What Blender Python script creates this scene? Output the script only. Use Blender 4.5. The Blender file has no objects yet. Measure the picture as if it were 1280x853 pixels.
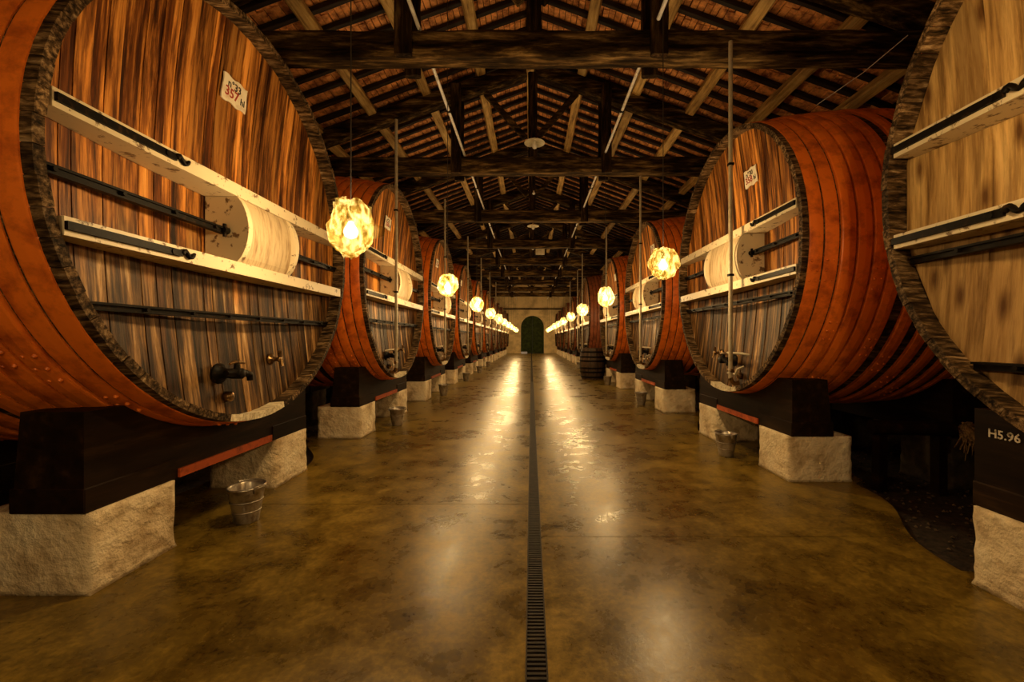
import bpy, math, random
from mathutils import Vector, Matrix, noise

C = bpy.context.scene.collection
SC = bpy.context.scene
S = 1.9            # all modelling numbers are in cask radii; one cask radius is 1.9 m
EYE = 0.89
PI = math.pi

# ------------------------------------------------------------------ camera, world, exposure
cam_d = bpy.data.cameras.new('camera')
cam = bpy.data.objects.new('camera', cam_d)
C.objects.link(cam)
cam.location = (0, 0, EYE * S)
cam.rotation_euler = (PI / 2, 0, 0)
cam_d.sensor_width = 36.0
cam_d.lens = 531.0 / 1280.0 * 36.0
cam_d.shift_x = -24.0 / 1280.0
cam_d.shift_y = -1.5 / 1280.0
cam_d.clip_end = 200
SC.camera = cam

world = bpy.data.worlds.new('world')
SC.world = world
world.use_nodes = True
bg = world.node_tree.nodes['Background']
bg.inputs[0].default_value = (1.0, 0.72, 0.45, 1)
bg.inputs[1].default_value = 0.02

SC.view_settings.view_transform = 'Standard'
SC.view_settings.look = 'None'
SC.view_settings.gamma = 1.0
SC.view_settings.use_curve_mapping = False
SC.view_settings.exposure = 0.12
SC.cycles.max_bounces = 6
SC.cycles.diffuse_bounces = 3
SC.cycles.glossy_bounces = 3
SC.cycles.transparent_max_bounces = 8

LAMP_W = 300.0                     # power of the bulb in each hanging lamp
LAMP_COL = (1.0, 0.72, 0.415)
LEFT_LAMPS = [(-0.87, 2.05 + 2.37 * n, 1.44 + (0.02 if n > 0 else -0.01)) for n in range(-1, 11)]
RIGHT_LAMPS = [(1.0, 0.72 + 2.5 * n, 1.47) for n in range(-1, 11)]
RIGHT_LAMPS[1] = (1.02, 0.68, 1.55)

# ------------------------------------------------------------------ materials
def new_mat(name):
    m = bpy.data.materials.new(name)
    m.use_nodes = True
    nt = m.node_tree
    b = nt.nodes['Principled BSDF']
    return m, nt, b

def N(nt, typ, **kw):
    n = nt.nodes.new(typ)
    for k, v in kw.items():
        setattr(n, k, v)
    return n

def ramp(nt, stops):
    r = N(nt, 'ShaderNodeValToRGB')
    e = r.color_ramp.elements
    e[0].position = stops[0][0]; e[0].color = (*stops[0][1], 1)
    e[1].position = stops[-1][0]; e[1].color = (*stops[-1][1], 1)
    for p, c in stops[1:-1]:
        x = e.new(p); x.color = (*c, 1)
    return r

def mixcol(nt, typ, fac, a, b):
    m = N(nt, 'ShaderNodeMix', data_type='RGBA', blend_type=typ)
    for sock, v in ((m.inputs[0], fac), (m.inputs[6], a), (m.inputs[7], b)):
        if hasattr(v, 'is_linked') or hasattr(v, 'links'):
            nt.links.new(v, sock)
        elif isinstance(v, tuple):
            sock.default_value = (*v, 1)
        else:
            sock.default_value = v
    return m.outputs[2]

def coords(nt, scale, rnd=True):
    tc = N(nt, 'ShaderNodeTexCoord')
    src = tc.outputs['Object']
    if rnd:
        oi = N(nt, 'ShaderNodeObjectInfo')
        ml = N(nt, 'ShaderNodeMath', operation='MULTIPLY'); ml.inputs[1].default_value = 37.0
        nt.links.new(oi.outputs['Random'], ml.inputs[0])
        ad = N(nt, 'ShaderNodeVectorMath', operation='ADD')
        nt.links.new(src, ad.inputs[0]); nt.links.new(ml.outputs[0], ad.inputs[1])
        src = ad.outputs[0]
    mp = N(nt, 'ShaderNodeVectorMath', operation='MULTIPLY')
    mp.inputs[1].default_value = scale
    nt.links.new(src, mp.inputs[0])
    return mp.outputs[0]

def nz(nt, vec, scale=1.0, detail=5.0, rough=0.6, dist=0.0):
    n = N(nt, 'ShaderNodeTexNoise')
    n.inputs['Scale'].default_value = scale
    n.inputs['Detail'].default_value = detail
    n.inputs['Roughness'].default_value = rough
    n.inputs['Distortion'].default_value = dist
    nt.links.new(vec, n.inputs['Vector'])
    return n.outputs['Fac']

def bump(nt, b, h, strength, dist):
    bp = N(nt, 'ShaderNodeBump')
    bp.inputs['Strength'].default_value = strength
    bp.inputs['Distance'].default_value = dist
    nt.links.new(h, bp.inputs['Height'])
    nt.links.new(bp.outputs[0], b.inputs['Normal'])

def wood(name, grain, stops, rough=0.6, bs=0.5, bd=0.006, stain=0.6, stain_col=(0.12, 0.07, 0.04),
         stain_scale=(1.2, 1.2, 0.5), var=0.45, spec=0.35, stain_lo=0.42, stain_hi=0.62, knots=False):
    m, nt, b = new_mat(name)
    g = nz(nt, coords(nt, grain), 1.0, 7, 0.65, 0.25)
    r = ramp(nt, stops)
    nt.links.new(g, r.inputs[0])
    col = r.outputs[0]
    if stain > 0:
        s = nz(nt, coords(nt, stain_scale), 1.0, 6, 0.62, 0.3)
        mr = N(nt, 'ShaderNodeMapRange'); mr.inputs[1].default_value = stain_lo; mr.inputs[2].default_value = stain_hi
        mr.inputs[3].default_value = 0; mr.inputs[4].default_value = stain
        nt.links.new(s, mr.inputs[0])
        col = mixcol(nt, 'MULTIPLY', mr.outputs[0], col, stain_col)
    oi = N(nt, 'ShaderNodeObjectInfo')
    mr2 = N(nt, 'ShaderNodeMapRange'); mr2.inputs[3].default_value = 1 - var; mr2.inputs[4].default_value = 1 + var * 0.6
    nt.links.new(oi.outputs['Random'], mr2.inputs[0])
    vm = N(nt, 'ShaderNodeVectorMath', operation='SCALE')
    nt.links.new(col, vm.inputs[0]); nt.links.new(mr2.outputs[0], vm.inputs[3])
    nt.links.new(vm.outputs[0], b.inputs['Base Color'])
    b.inputs['Roughness'].default_value = rough
    b.inputs['Specular IOR Level'].default_value = spec
    bump(nt, b, g, bs, bd)
    return m

M = {}
def head_wood(name, up, low, knots=False, var=0.6, streak=0.92):
    """vertical head boards: warm above, wine-washed and greyer below; up / low are ramps"""
    m, nt, b = new_mat(name)
    v = coords(nt, (0.3, 13.0, 0.9))
    g = nz(nt, v, 1.0, 8, 0.68, 0.35)
    fine = nz(nt, coords(nt, (0.3, 70.0, 2.4)), 1.0, 4, 0.6)
    r1 = ramp(nt, up); r2 = ramp(nt, low)
    nt.links.new(g, r1.inputs[0]); nt.links.new(g, r2.inputs[0])
    tc = N(nt, 'ShaderNodeTexCoord'); sx = N(nt, 'ShaderNodeSeparateXYZ')
    nt.links.new(tc.outputs['Object'], sx.inputs[0])
    wob = nz(nt, coords(nt, (0.3, 5.0, 0.8)), 1.0, 4, 0.6)
    ad = N(nt, 'ShaderNodeMath', operation='ADD'); nt.links.new(sx.outputs[2], ad.inputs[0])
    wm = N(nt, 'ShaderNodeMath', operation='MULTIPLY'); wm.inputs[1].default_value = 1.6
    nt.links.new(wob, wm.inputs[0]); nt.links.new(wm.outputs[0], ad.inputs[1])
    mr = N(nt, 'ShaderNodeMapRange', interpolation_type='SMOOTHSTEP')
    mr.inputs[1].default_value = 0.05; mr.inputs[2].default_value = 0.85   # metres from the cask axis, wobbling
    nt.links.new(ad.outputs[0], mr.inputs[0])
    col = mixcol(nt, 'MIX', mr.outputs[0], r2.outputs[0], r1.outputs[0])
    st = nz(nt, coords(nt, (0.2, 8.0, 0.45)), 1.0, 6, 0.7, 0.2)
    ms = N(nt, 'ShaderNodeMapRange'); ms.inputs[1].default_value = 0.48; ms.inputs[2].default_value = 0.58
    ms.inputs[4].default_value = streak
    nt.links.new(st, ms.inputs[0])
    col = mixcol(nt, 'MULTIPLY', ms.outputs[0], col, (0.16, 0.09, 0.05))
    if knots:
        vo = N(nt, 'ShaderNodeTexVoronoi', feature='F1'); vo.inputs['Scale'].default_value = 1.0
        vo.voronoi_dimensions = '2D'
        sk = N(nt, 'ShaderNodeSeparateXYZ'); ck = N(nt, 'ShaderNodeCombineXYZ')
        nt.links.new(coords(nt, (0.0, 4.6, 1.35)), sk.inputs[0])
        nt.links.new(sk.outputs[1], ck.inputs[0]); nt.links.new(sk.outputs[2], ck.inputs[1])
        nt.links.new(ck.outputs[0], vo.inputs['Vector'])
        mk = N(nt, 'ShaderNodeMapRange'); mk.inputs[1].default_value = 0.04; mk.inputs[2].default_value = 0.20
        mk.inputs[3].default_value = 0.9; mk.inputs[4].default_value = 0.0
        nt.links.new(vo.outputs['Distance'], mk.inputs[0])
        col = mixcol(nt, 'MULTIPLY', mk.outputs[0], col, (0.18, 0.10, 0.05))
    oi = N(nt, 'ShaderNodeObjectInfo')
    mr2 = N(nt, 'ShaderNodeMapRange'); mr2.inputs[3].default_value = 1 - var; mr2.inputs[4].default_value = 1 + var * 0.5
    nt.links.new(oi.outputs['Random'], mr2.inputs[0])
    vm = N(nt, 'ShaderNodeVectorMath', operation='SCALE')
    nt.links.new(col, vm.inputs[0]); nt.links.new(mr2.outputs[0], vm.inputs[3])
    nt.links.new(vm.outputs[0], b.inputs['Base Color'])
    b.inputs['Roughness'].default_value = 0.5
    b.inputs['Specular IOR Level'].default_value = 0.22
    sm = N(nt, 'ShaderNodeMath', operation='ADD')
    nt.links.new(g, sm.inputs[0]); nt.links.new(fine, sm.inputs[1])
    bump(nt, b, sm.outputs[0], 0.55, 0.006)
    return m

M['head'] = head_wood('oak_head',
    [(0.34, (0.03, 0.009, 0.002)), (0.46, (0.28, 0.095, 0.017)), (0.55, (0.70, 0.28, 0.05)), (0.70, (0.88, 0.44, 0.11))],
    [(0.38, (0.012, 0.006, 0.002)), (0.50, (0.12, 0.058, 0.018)), (0.60, (0.38, 0.21, 0.075)), (0.72, (0.85, 0.62, 0.35))])
M['head_gold'] = head_wood('knotty_golden_head',
    [(0.30, (0.15, 0.065, 0.016)), (0.45, (0.55, 0.33, 0.11)), (0.60, (0.80, 0.54, 0.21)), (0.78, (0.88, 0.64, 0.30))],
    [(0.28, (0.10, 0.05, 0.018)), (0.45, (0.36, 0.21, 0.075)), (0.62, (0.52, 0.33, 0.13)), (0.78, (0.60, 0.42, 0.18))],
    knots=True, var=0.15, streak=0.5)
M['stave'] = wood('weathered_stave', (5, 30, 30),
    [(0.36, (0.010, 0.006, 0.002)), (0.48, (0.08, 0.045, 0.018)), (0.60, (0.27, 0.17, 0.08)), (0.74, (0.60, 0.46, 0.28))],
    rough=0.75, bs=0.8, bd=0.01, stain=0.7, var=0.5, spec=0.12)
M['stave_pale'] = wood('pale_stave', (5, 30, 30), [(0.3, (0.35, 0.27, 0.15)), (0.6, (0.85, 0.76, 0.55))], rough=0.6, stain=0.3, var=0.1)
M['saddle'] = wood('dark_saddle', (9, 1.0, 9),
    [(0.3, (0.006, 0.0025, 0.001)), (0.55, (0.020, 0.009, 0.003)), (0.75, (0.06, 0.03, 0.010))], rough=0.6, stain=0.3, var=0.2, spec=0.12)
M['truss_post'] = wood('dark_truss_post', (9, 9, 1.4),
    [(0.36, (0.008, 0.004, 0.0015)), (0.5, (0.03, 0.016, 0.006)), (0.60, (0.09, 0.05, 0.018)), (0.74, (0.22, 0.14, 0.055))],
    rough=0.8, bs=0.9, bd=0.02, stain=0.7, var=0.2, spec=0.08)
M['truss'] = wood('dark_truss', (1.4, 10, 10),
    [(0.36, (0.008, 0.004, 0.0015)), (0.5, (0.055, 0.031, 0.010)), (0.60, (0.20, 0.12, 0.04)), (0.74, (0.50, 0.33, 0.13))],
    rough=0.8, bs=0.9, bd=0.02, stain=0.7, var=0.2, spec=0.08, stain_scale=(0.6, 2, 2))
M['purlin'] = wood('purlin_wood', (16, 1.2, 16),
    [(0.3, (0.16, 0.08, 0.02)), (0.48, (0.62, 0.38, 0.11)), (0.70, (0.92, 0.66, 0.27))], rough=0.65, stain=0.4, var=0.25)
M['joist'] = wood('joist_wood', (1.4, 20, 20),
    [(0.3, (0.006, 0.003, 0.0015)), (0.55, (0.022, 0.010, 0.004)), (0.8, (0.07, 0.035, 0.013))], rough=0.7, stain=0.4, var=0.3)

def simple(name, col, rough=0.5, metal=0.0, nscale=8, cdark=None, lo=0.45, hi=0.6, bs=0.2, bd=0.004, spec=0.5, rnd=True, amt=1.0, vec=(1, 1, 1)):
    m, nt, b = new_mat(name)
    n = nz(nt, coords(nt, tuple(nscale * a for a in vec), rnd), 1.0, 6, 0.65, 0.2)
    if cdark:
        mr = N(nt, 'ShaderNodeMapRange'); mr.inputs[1].default_value = lo; mr.inputs[2].default_value = hi
        mr.inputs[4].default_value = amt
        nt.links.new(n, mr.inputs[0])
        nt.links.new(mixcol(nt, 'MIX', mr.outputs[0], col, cdark), b.inputs['Base Color'])
    else:
        b.inputs['Base Color'].default_value = (*col, 1)
    b.inputs['Roughness'].default_value = rough
    b.inputs['Metallic'].default_value = metal
    b.inputs['Specular IOR Level'].default_value = spec
    if bs:
        bump(nt, b, n, bs, bd)
    return m

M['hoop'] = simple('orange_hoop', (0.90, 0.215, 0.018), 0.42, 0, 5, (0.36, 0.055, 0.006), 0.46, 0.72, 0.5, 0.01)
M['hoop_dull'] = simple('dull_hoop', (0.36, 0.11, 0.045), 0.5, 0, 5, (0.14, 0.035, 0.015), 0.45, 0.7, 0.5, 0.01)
M['red'] = simple('red_strip', (0.55, 0.10, 0.02), 0.5, 0, 9, (0.2, 0.03, 0.01), 0.5, 0.7)
M['cream'] = simple('cream_paint', (0.72, 0.61, 0.41), 0.5, 0, 11, (0.16, 0.09, 0.035), 0.575, 0.64, 0.35, 0.004)
M['cream_panel'] = simple('cream_panel', (0.56, 0.44, 0.27), 0.55, 0, 9, (0.26, 0.16, 0.075), 0.46, 0.70, 0.3, 0.004, vec=(0.5, 2.2, 0.35))
M['iron'] = simple('black_iron', (0.006, 0.0045, 0.003), 0.5, 0.0, 20, (0.035, 0.018, 0.008), 0.55, 0.7, 0.5, 0.003, spec=0.08)
M['brass'] = simple('old_brass', (0.30, 0.18, 0.07), 0.3, 0.9, 20, (0.08, 0.045, 0.02), 0.45, 0.6, 0.2, 0.002)
M['steel'] = simple('galvanised', (0.50, 0.46, 0.40), 0.3, 0.85, 10, (0.24, 0.2, 0.16), 0.45, 0.65, 0.1, 0.001)
M['grate'] = simple('grate_iron', (0.016, 0.011, 0.007), 0.5, 0.3, 12, (0.05, 0.032, 0.016), 0.5, 0.7, 0.3, 0.002)
M['pipe'] = simple('pale_pipe', (0.42, 0.36, 0.25), 0.45, 0, 8, (0.30, 0.22, 0.12), 0.45, 0.7, 0.1, 0.002)
M['white_pipe'] = simple('white_pipe', (0.85, 0.82, 0.75), 0.4, 0, 8, (0.45, 0.4, 0.32), 0.5, 0.7, 0.1, 0.002)
M['enamel'] = simple('enamel', (0.75, 0.68, 0.5), 0.35, 0, 5, (0.5, 0.42, 0.26), 0.5, 0.7, 0)
M['bulb_off'] = simple('frosted_glass', (0.85, 0.82, 0.75), 0.2, 0, 5, None, bs=0)
M['black'] = simple('black_paint', (0.01, 0.008, 0.006), 0.5, 0, 5, None, bs=0)
M['red_ink'] = simple('red_ink', (0.38, 0.035, 0.02), 0.6, 0, 5, None, bs=0)
M['white_ink'] = simple('white_ink', (0.85, 0.8, 0.68), 0.6, 0, 25, (0.3, 0.25, 0.16), 0.55, 0.6, bs=0)
M['plate'] = simple('plate', (0.88, 0.80, 0.64), 0.4, 0, 10, (0.65, 0.5, 0.34), 0.5, 0.75, bs=0)
M['rope'] = simple('frayed_rope', (0.38, 0.24, 0.10), 0.8, 0, 20, (0.14, 0.08, 0.03), 0.45, 0.6, 0.5, 0.01)
M['gravel'] = simple('gravel', (0.05, 0.033, 0.02), 0.8, 0, 14, (0.014, 0.009, 0.005), 0.4, 0.6, 1.0, 0.03)
M['pebble'] = simple('pebble', (0.16, 0.11, 0.06), 0.7, 0, 4, (0.05, 0.035, 0.02), 0.4, 0.6, 0.2, 0.01)
M['cord'] = simple('cord', (0.035, 0.025, 0.015), 0.6, 0, 5, None, bs=0)
M['door'] = simple('green_door', (0.040, 0.058, 0.010), 0.6, 0, 3, (0.015, 0.022, 0.004), 0.4, 0.6, 0.2, 0.01, spec=0.1)
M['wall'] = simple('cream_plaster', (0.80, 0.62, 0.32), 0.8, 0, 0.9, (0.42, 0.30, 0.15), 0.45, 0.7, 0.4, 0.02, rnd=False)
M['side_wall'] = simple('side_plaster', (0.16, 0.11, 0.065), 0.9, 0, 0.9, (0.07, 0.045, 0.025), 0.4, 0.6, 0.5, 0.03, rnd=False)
M['barrel'] = wood('small_barrel', (9, 9, 2), [(0.3, (0.02, 0.01, 0.005)), (0.6, (0.10, 0.055, 0.025)), (0.8, (0.2, 0.12, 0.06))], var=0.3)
M['tile'] = simple('terracotta', (0.95, 0.42, 0.13), 0.75, 0, 5.0, (0.20, 0.05, 0.015), 0.42, 0.66, 0.5, 0.01, vec=(1, 1, 1))

# stone plinths: whitewash over rough render
m, nt, b = new_mat('whitewashed_stone')
v = coords(nt, (1, 1, 1))
a = nz(nt, v, 12, 6, 0.6); d = nz(nt, v, 3.0, 5, 0.6)
r = ramp(nt, [(0.35, (0.48, 0.35, 0.19)), (0.5, (0.82, 0.68, 0.45)), (0.7, (0.92, 0.82, 0.60))])
nt.links.new(d, r.inputs[0]); nt.links.new(r.outputs[0], b.inputs['Base Color'])
b.inputs['Roughness'].default_value = 0.8
bump(nt, b, a, 1.0, 0.045)
M['stone'] = m

M['stone_dark'] = simple('dark_stone', (0.10, 0.075, 0.045), 0.85, 0, 6, (0.04, 0.028, 0.016), 0.4, 0.6, 0.6, 0.02)  # darker colour used on the rear plinth blocks
# polished, damp concrete floor
m, nt, b = new_mat('damp_concrete')
v = coords(nt, (1, 1, 1), False)
big = nz(nt, v, 0.6, 7, 0.66, 0.4)
mid = nz(nt, v, 3.2, 8, 0.68, 0.25)
fin = nz(nt, v, 24, 5, 0.7, 0.3)
r = ramp(nt, [(0.38, (0.030, 0.017, 0.002)), (0.49, (0.120, 0.076, 0.010)), (0.60, (0.29, 0.19, 0.028))])
ms = N(nt, 'ShaderNodeMix', data_type='FLOAT'); ms.inputs[0].default_value = 0.5
nt.links.new(big, ms.inputs[2]); nt.links.new(mid, ms.inputs[3])
ms2 = N(nt, 'ShaderNodeMix', data_type='FLOAT'); ms2.inputs[0].default_value = 0.25
nt.links.new(ms.outputs[0], ms2.inputs[2]); nt.links.new(fin, ms2.inputs[3])
nt.links.new(ms2.outputs[0], r.inputs[0])
nt.links.new(r.outputs[0], b.inputs['Base Color'])
mr = N(nt, 'ShaderNodeMapRange'); mr.inputs[1].default_value = 0.35; mr.inputs[2].default_value = 0.65
mr.inputs[3].default_value = 0.20; mr.inputs[4].default_value = 0.40
nt.links.new(ms.outputs[0], mr.inputs[0]); nt.links.new(mr.outputs[0], b.inputs['Roughness'])
b.inputs['Specular IOR Level'].default_value = 0.42
bump(nt, b, ms2.outputs[0], 0.28, 0.014)
M['floor'] = m

def emis(name, col, s):
    m, nt, b = new_mat(name)
    b.inputs['Base Color'].default_value = (*col, 1)
    b.inputs['Emission Color'].default_value = (*col, 1)
    b.inputs['Emission Strength'].default_value = s
    return m
M['bulb'] = emis('lit_bulb', (1.0, 0.86, 0.6), 8.0)
m, nt, b = new_mat('crumpled_shade')
for n_ in list(nt.nodes):
    if n_.type != 'OUTPUT_MATERIAL': nt.nodes.remove(n_)
out = [n_ for n_ in nt.nodes if n_.type == 'OUTPUT_MATERIAL'][0]
tl = N(nt, 'ShaderNodeBsdfTranslucent'); tr = N(nt, 'ShaderNodeBsdfTransparent'); df = N(nt, 'ShaderNodeBsdfDiffuse')
cn = nz(nt, coords(nt, (9, 9, 5)), 1.0, 4, 0.6, 0.8)
cr = ramp(nt, [(0.38, (0.05, 0.032, 0.004)), (0.48, (0.17, 0.13, 0.035)), (0.62, (0.42, 0.37, 0.20))])
nt.links.new(cn, cr.inputs[0])
for s_ in (tl, df): nt.links.new(cr.outputs[0], s_.inputs[0])
tr.inputs[0].default_value = (1.0, 0.90, 0.66, 1)
m1 = N(nt, 'ShaderNodeMixShader'); m1.inputs[0].default_value = 0.3
nt.links.new(tl.outputs[0], m1.inputs[1]); nt.links.new(df.outputs[0], m1.inputs[2])
m2 = N(nt, 'ShaderNodeMixShader'); m2.inputs[0].default_value = 0.60
nt.links.new(m1.outputs[0], m2.inputs[1]); nt.links.new(tr.outputs[0], m2.inputs[2])
nt.links.new(m2.outputs[0], out.inputs[0])
M['shade'] = m
m = m.copy(); m.name = 'crumpled_shade_dimmed'  # same wrap darkened in colour so the nearest lamps glow less
for n_ in m.node_tree.nodes:
    if n_.type == 'VALTORGB':
        for e_, c_ in zip(n_.color_ramp.elements, ((0.018, 0.010, 0.001), (0.055, 0.040, 0.007), (0.20, 0.17, 0.08))): e_.color = (*c_, 1)
    if n_.type == 'TEX_NOISE': n_.inputs['Scale'].default_value = 1.5
M['shade_dimmed'] = m

# ------------------------------------------------------------------ mesh builder (numbers in cask radii)
class MB:
    def __init__(self):
        self.v = []; self.f = []; self.s = []
    def add(self, vs, fs, smooth=False):
        o = len(self.v)
        self.v += [tuple(p) for p in vs]
        self.f += [tuple(i + o for i in f) for f in fs]
        self.s += [smooth] * len(fs)
        return self
    def box(self, x0, x1, y0, y1, z0, z1):
        vs = [(x, y, z) for x in (x0, x1) for y in (y0, y1) for z in (z0, z1)]
        return self.add(vs, [(0, 1, 3, 2), (4, 6, 7, 5), (0, 4, 5, 1), (2, 3, 7, 6), (0, 2, 6, 4), (1, 5, 7, 3)])
    def bevbox(self, x0, x1, y0, y1, z0, z1, b=0.01):
        """box with chamfered edges: 24 verts"""
        vs = []; fs = []
        cs = [(x, y, z) for x in (0, 1) for y in (0, 1) for z in (0, 1)]
        X = (x0, x1); Y = (y0, y1); Z = (z0, z1)
        idx = {}
        for c in cs:
            px, py, pz = X[c[0]], Y[c[1]], Z[c[2]]
            sx = 1 if c[0] == 0 else -1; sy = 1 if c[1] == 0 else -1; sz = 1 if c[2] == 0 else -1
            for ax in range(3):
                q = [px + (0 if ax == 0 else sx * b), py + (0 if ax == 1 else sy * b), pz + (0 if ax == 2 else sz * b)]
                idx[(c, ax)] = len(vs); vs.append(q)
        for ax in range(3):
            o = [k for k in range(3) if k != ax]
            for side in (0, 1):
                q = []
                for a_, b_ in ((0, 0), (1, 0), (1, 1), (0, 1)):
                    c = [0, 0, 0]; c[ax] = side; c[o[0]] = a_; c[o[1]] = b_
                    q.append(idx[(tuple(c), ax)])
                fs.append(tuple(q))
        for ax in range(3):                       # edges parallel to ax
            o = [k for k in range(3) if k != ax]
            for a_ in (0, 1):
                for b_ in (0, 1):
                    c0 = [0, 0, 0]; c0[o[0]] = a_; c0[o[1]] = b_; c1 = list(c0); c1[ax] = 1
                    c0, c1 = tuple(c0), tuple(c1)
                    fs.append((idx[(c0, o[0])], idx[(c0, o[1])], idx[(c1, o[1])], idx[(c1, o[0])]))
        for c in cs:
            fs.append((idx[(c, 0)], idx[(c, 1)], idx[(c, 2)]))
        return self.add(vs, fs)
    def tube(self, pts, r, n=8, cap=True, smooth=True):
        pts = [Vector(p) for p in pts]
        rs = r if isinstance(r, (list, tuple)) else [r] * len(pts)
        vs = []; fs = []
        t0 = (pts[1] - pts[0]).normalized()
        up = Vector((0, 0, 1)) if abs(t0.z) < 0.9 else Vector((1, 0, 0))
        a = t0.cross(up).normalized(); b_ = t0.cross(a).normalized()
        for i, p in enumerate(pts):
            if 0 < i < len(pts) - 1: t = (pts[i + 1] - pts[i - 1]).normalized()
            elif i == 0: t = t0
            else: t = (pts[-1] - pts[-2]).normalized()
            a = (a - t * a.dot(t)).normalized(); b_ = t.cross(a).normalized()
            for k in range(n):
                th = 2 * PI * k / n
                vs.append(p + (a * math.cos(th) + b_ * math.sin(th)) * rs[i])
        for i in range(len(pts) - 1):
            for k in range(n):
                k2 = (k + 1) % n
                fs.append((i * n + k, i * n + k2, (i + 1) * n + k2, (i + 1) * n + k))
        self.add(vs, fs, smooth)
        if cap:
            self.add(vs[:n], [tuple(range(n))[::-1]]); self.add(vs[-n:], [tuple(range(n))])
        return self
    def lathe(self, prof, n=24, origin=(0, 0, 0), axis='z', smooth=True, closed=False, fn=None):
        """prof: list of (radius, height)"""
        vs = []; fs = []
        for (r, h) in prof:
            for k in range(n):
                th = 2 * PI * k / n
                rr = r * (fn(th, h) if fn else 1)
                c, s_ = rr * math.cos(th), rr * math.sin(th)
                p = (c, s_, h) if axis == 'z' else ((h, c, s_) if axis == 'x' else (c, h, s_))
                vs.append((p[0] + origin[0], p[1] + origin[1], p[2] + origin[2]))
        m_ = len(prof)
        for i in range(m_ - (0 if closed else 1)):
            j = (i + 1) % m_
            for k in range(n):
                k2 = (k + 1) % n
                fs.append((i * n + k, i * n + k2, j * n + k2, j * n + k))
        if not closed:
            if prof[0][0] > 1e-4: fs.append(tuple(range(n))[::-1])
            if prof[-1][0] > 1e-4: fs.append(tuple(range((m_ - 1) * n, m_ * n)))
        return self.add(vs, fs, smooth)
    def prism(self, poly, a0, a1, plane='yz'):
        """poly in a plane, extruded from a0 to a1 along the remaining axis"""
        n = len(poly)
        def P(q, a):
            return (a, q[0], q[1]) if plane == 'yz' else ((q[0], a, q[1]) if plane == 'xz' else (q[0], q[1], a))
        vs = [P(q, a0) for q in poly] + [P(q, a1) for q in poly]
        fs = [tuple(range(n))[::-1], tuple(range(n, 2 * n))]
        fs += [(i, (i + 1) % n, n + (i + 1) % n, n + i) for i in range(n)]
        return self.add(vs, fs)
    def hewn(self, p0, p1, w, h, seg=10, jit=0.008, seed=0, up=(0, 0, 1)):
        """a rough sawn / hewn timber between two points, w across, h along 'up'"""
        rnd = random.Random(seed)
        p0 = Vector(p0); p1 = Vector(p1); t = (p1 - p0).normalized(); up = Vector(up)
        a = t.cross(up).normalized(); u = a.cross(t).normalized()
        c = 0.13
        ring = [(-.5 + c, -.5), (.5 - c, -.5), (.5, -.5 + c), (.5, .5 - c), (.5 - c, .5), (-.5 + c, .5), (-.5, .5 - c), (-.5, -.5 + c)]
        vs = []
        for i in range(seg + 1):
            q = p0.lerp(p1, i / seg)
            for (x, y) in ring:
                vs.append(q + a * (x * w + rnd.uniform(-jit, jit)) + u * (y * h + rnd.uniform(-jit, jit)))
        fs = [(i * 8 + k, i * 8 + (k + 1) % 8, (i + 1) * 8 + (k + 1) % 8, (i + 1) * 8 + k) for i in range(seg) for k in range(8)]
        fs += [tuple(range(8))[::-1], tuple(range(seg * 8, seg * 8 + 8))]
        return self.add(vs, fs)
    def mesh(self, name, mat):
        me = bpy.data.meshes.new(name)
        me.from_pydata([(x * S, y * S, z * S) for x, y, z in self.v], [], self.f)
        me.polygons.foreach_set('use_smooth', self.s)
        me.materials.append(mat)
        me.validate()
        me.update()
        return me

CACHE = {}
def cached(key, mat, fn):
    k = (key, mat)
    if k not in CACHE:
        CACHE[k] = fn().mesh(key if isinstance(key, str) else key[0], M[mat])
    return CACHE[k]

def obj(name, data, parent=None, loc=None, rot=None, kind=None, label=None):
    o = bpy.data.objects.new(name, data)
    C.objects.link(o)
    if parent: o.parent = parent
    if loc: o.location = tuple(c * S for c in loc)
    if rot: o.rotation_euler = rot
    if kind: o['kind'] = kind
    if label: o['label'] = label
    return o

def thing(name, label, cat, loc=(0, 0, 0), rot=(0, 0, 0), group=None, data=None):
    o = obj(name, data, None, loc, rot)
    o['label'] = label; o['category'] = cat
    if group: o['group'] = group
    return o

ORD = ['first', 'second', 'third', 'fourth', 'fifth', 'sixth', 'seventh', 'eighth', 'ninth', 'tenth', 'eleventh', 'twelfth']

# ------------------------------------------------------------------ layout
LEFT = [2.19 + 2.35 * i for i in range(11)]
RIGHT = [0.84 + 2.53 * i for i in range(11)]
A_L, A_R = 1.397, 1.516             # distance of the head rims from the aisle's axis
ST_L, ST_R = 1.53, 1.61             # plinth faces
CZ = 1.488                          # height of cask axes
BULGE = 0.070
LEN = 1.6
END = 28.0
BEG = -2.2
WALLX = 3.95

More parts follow.
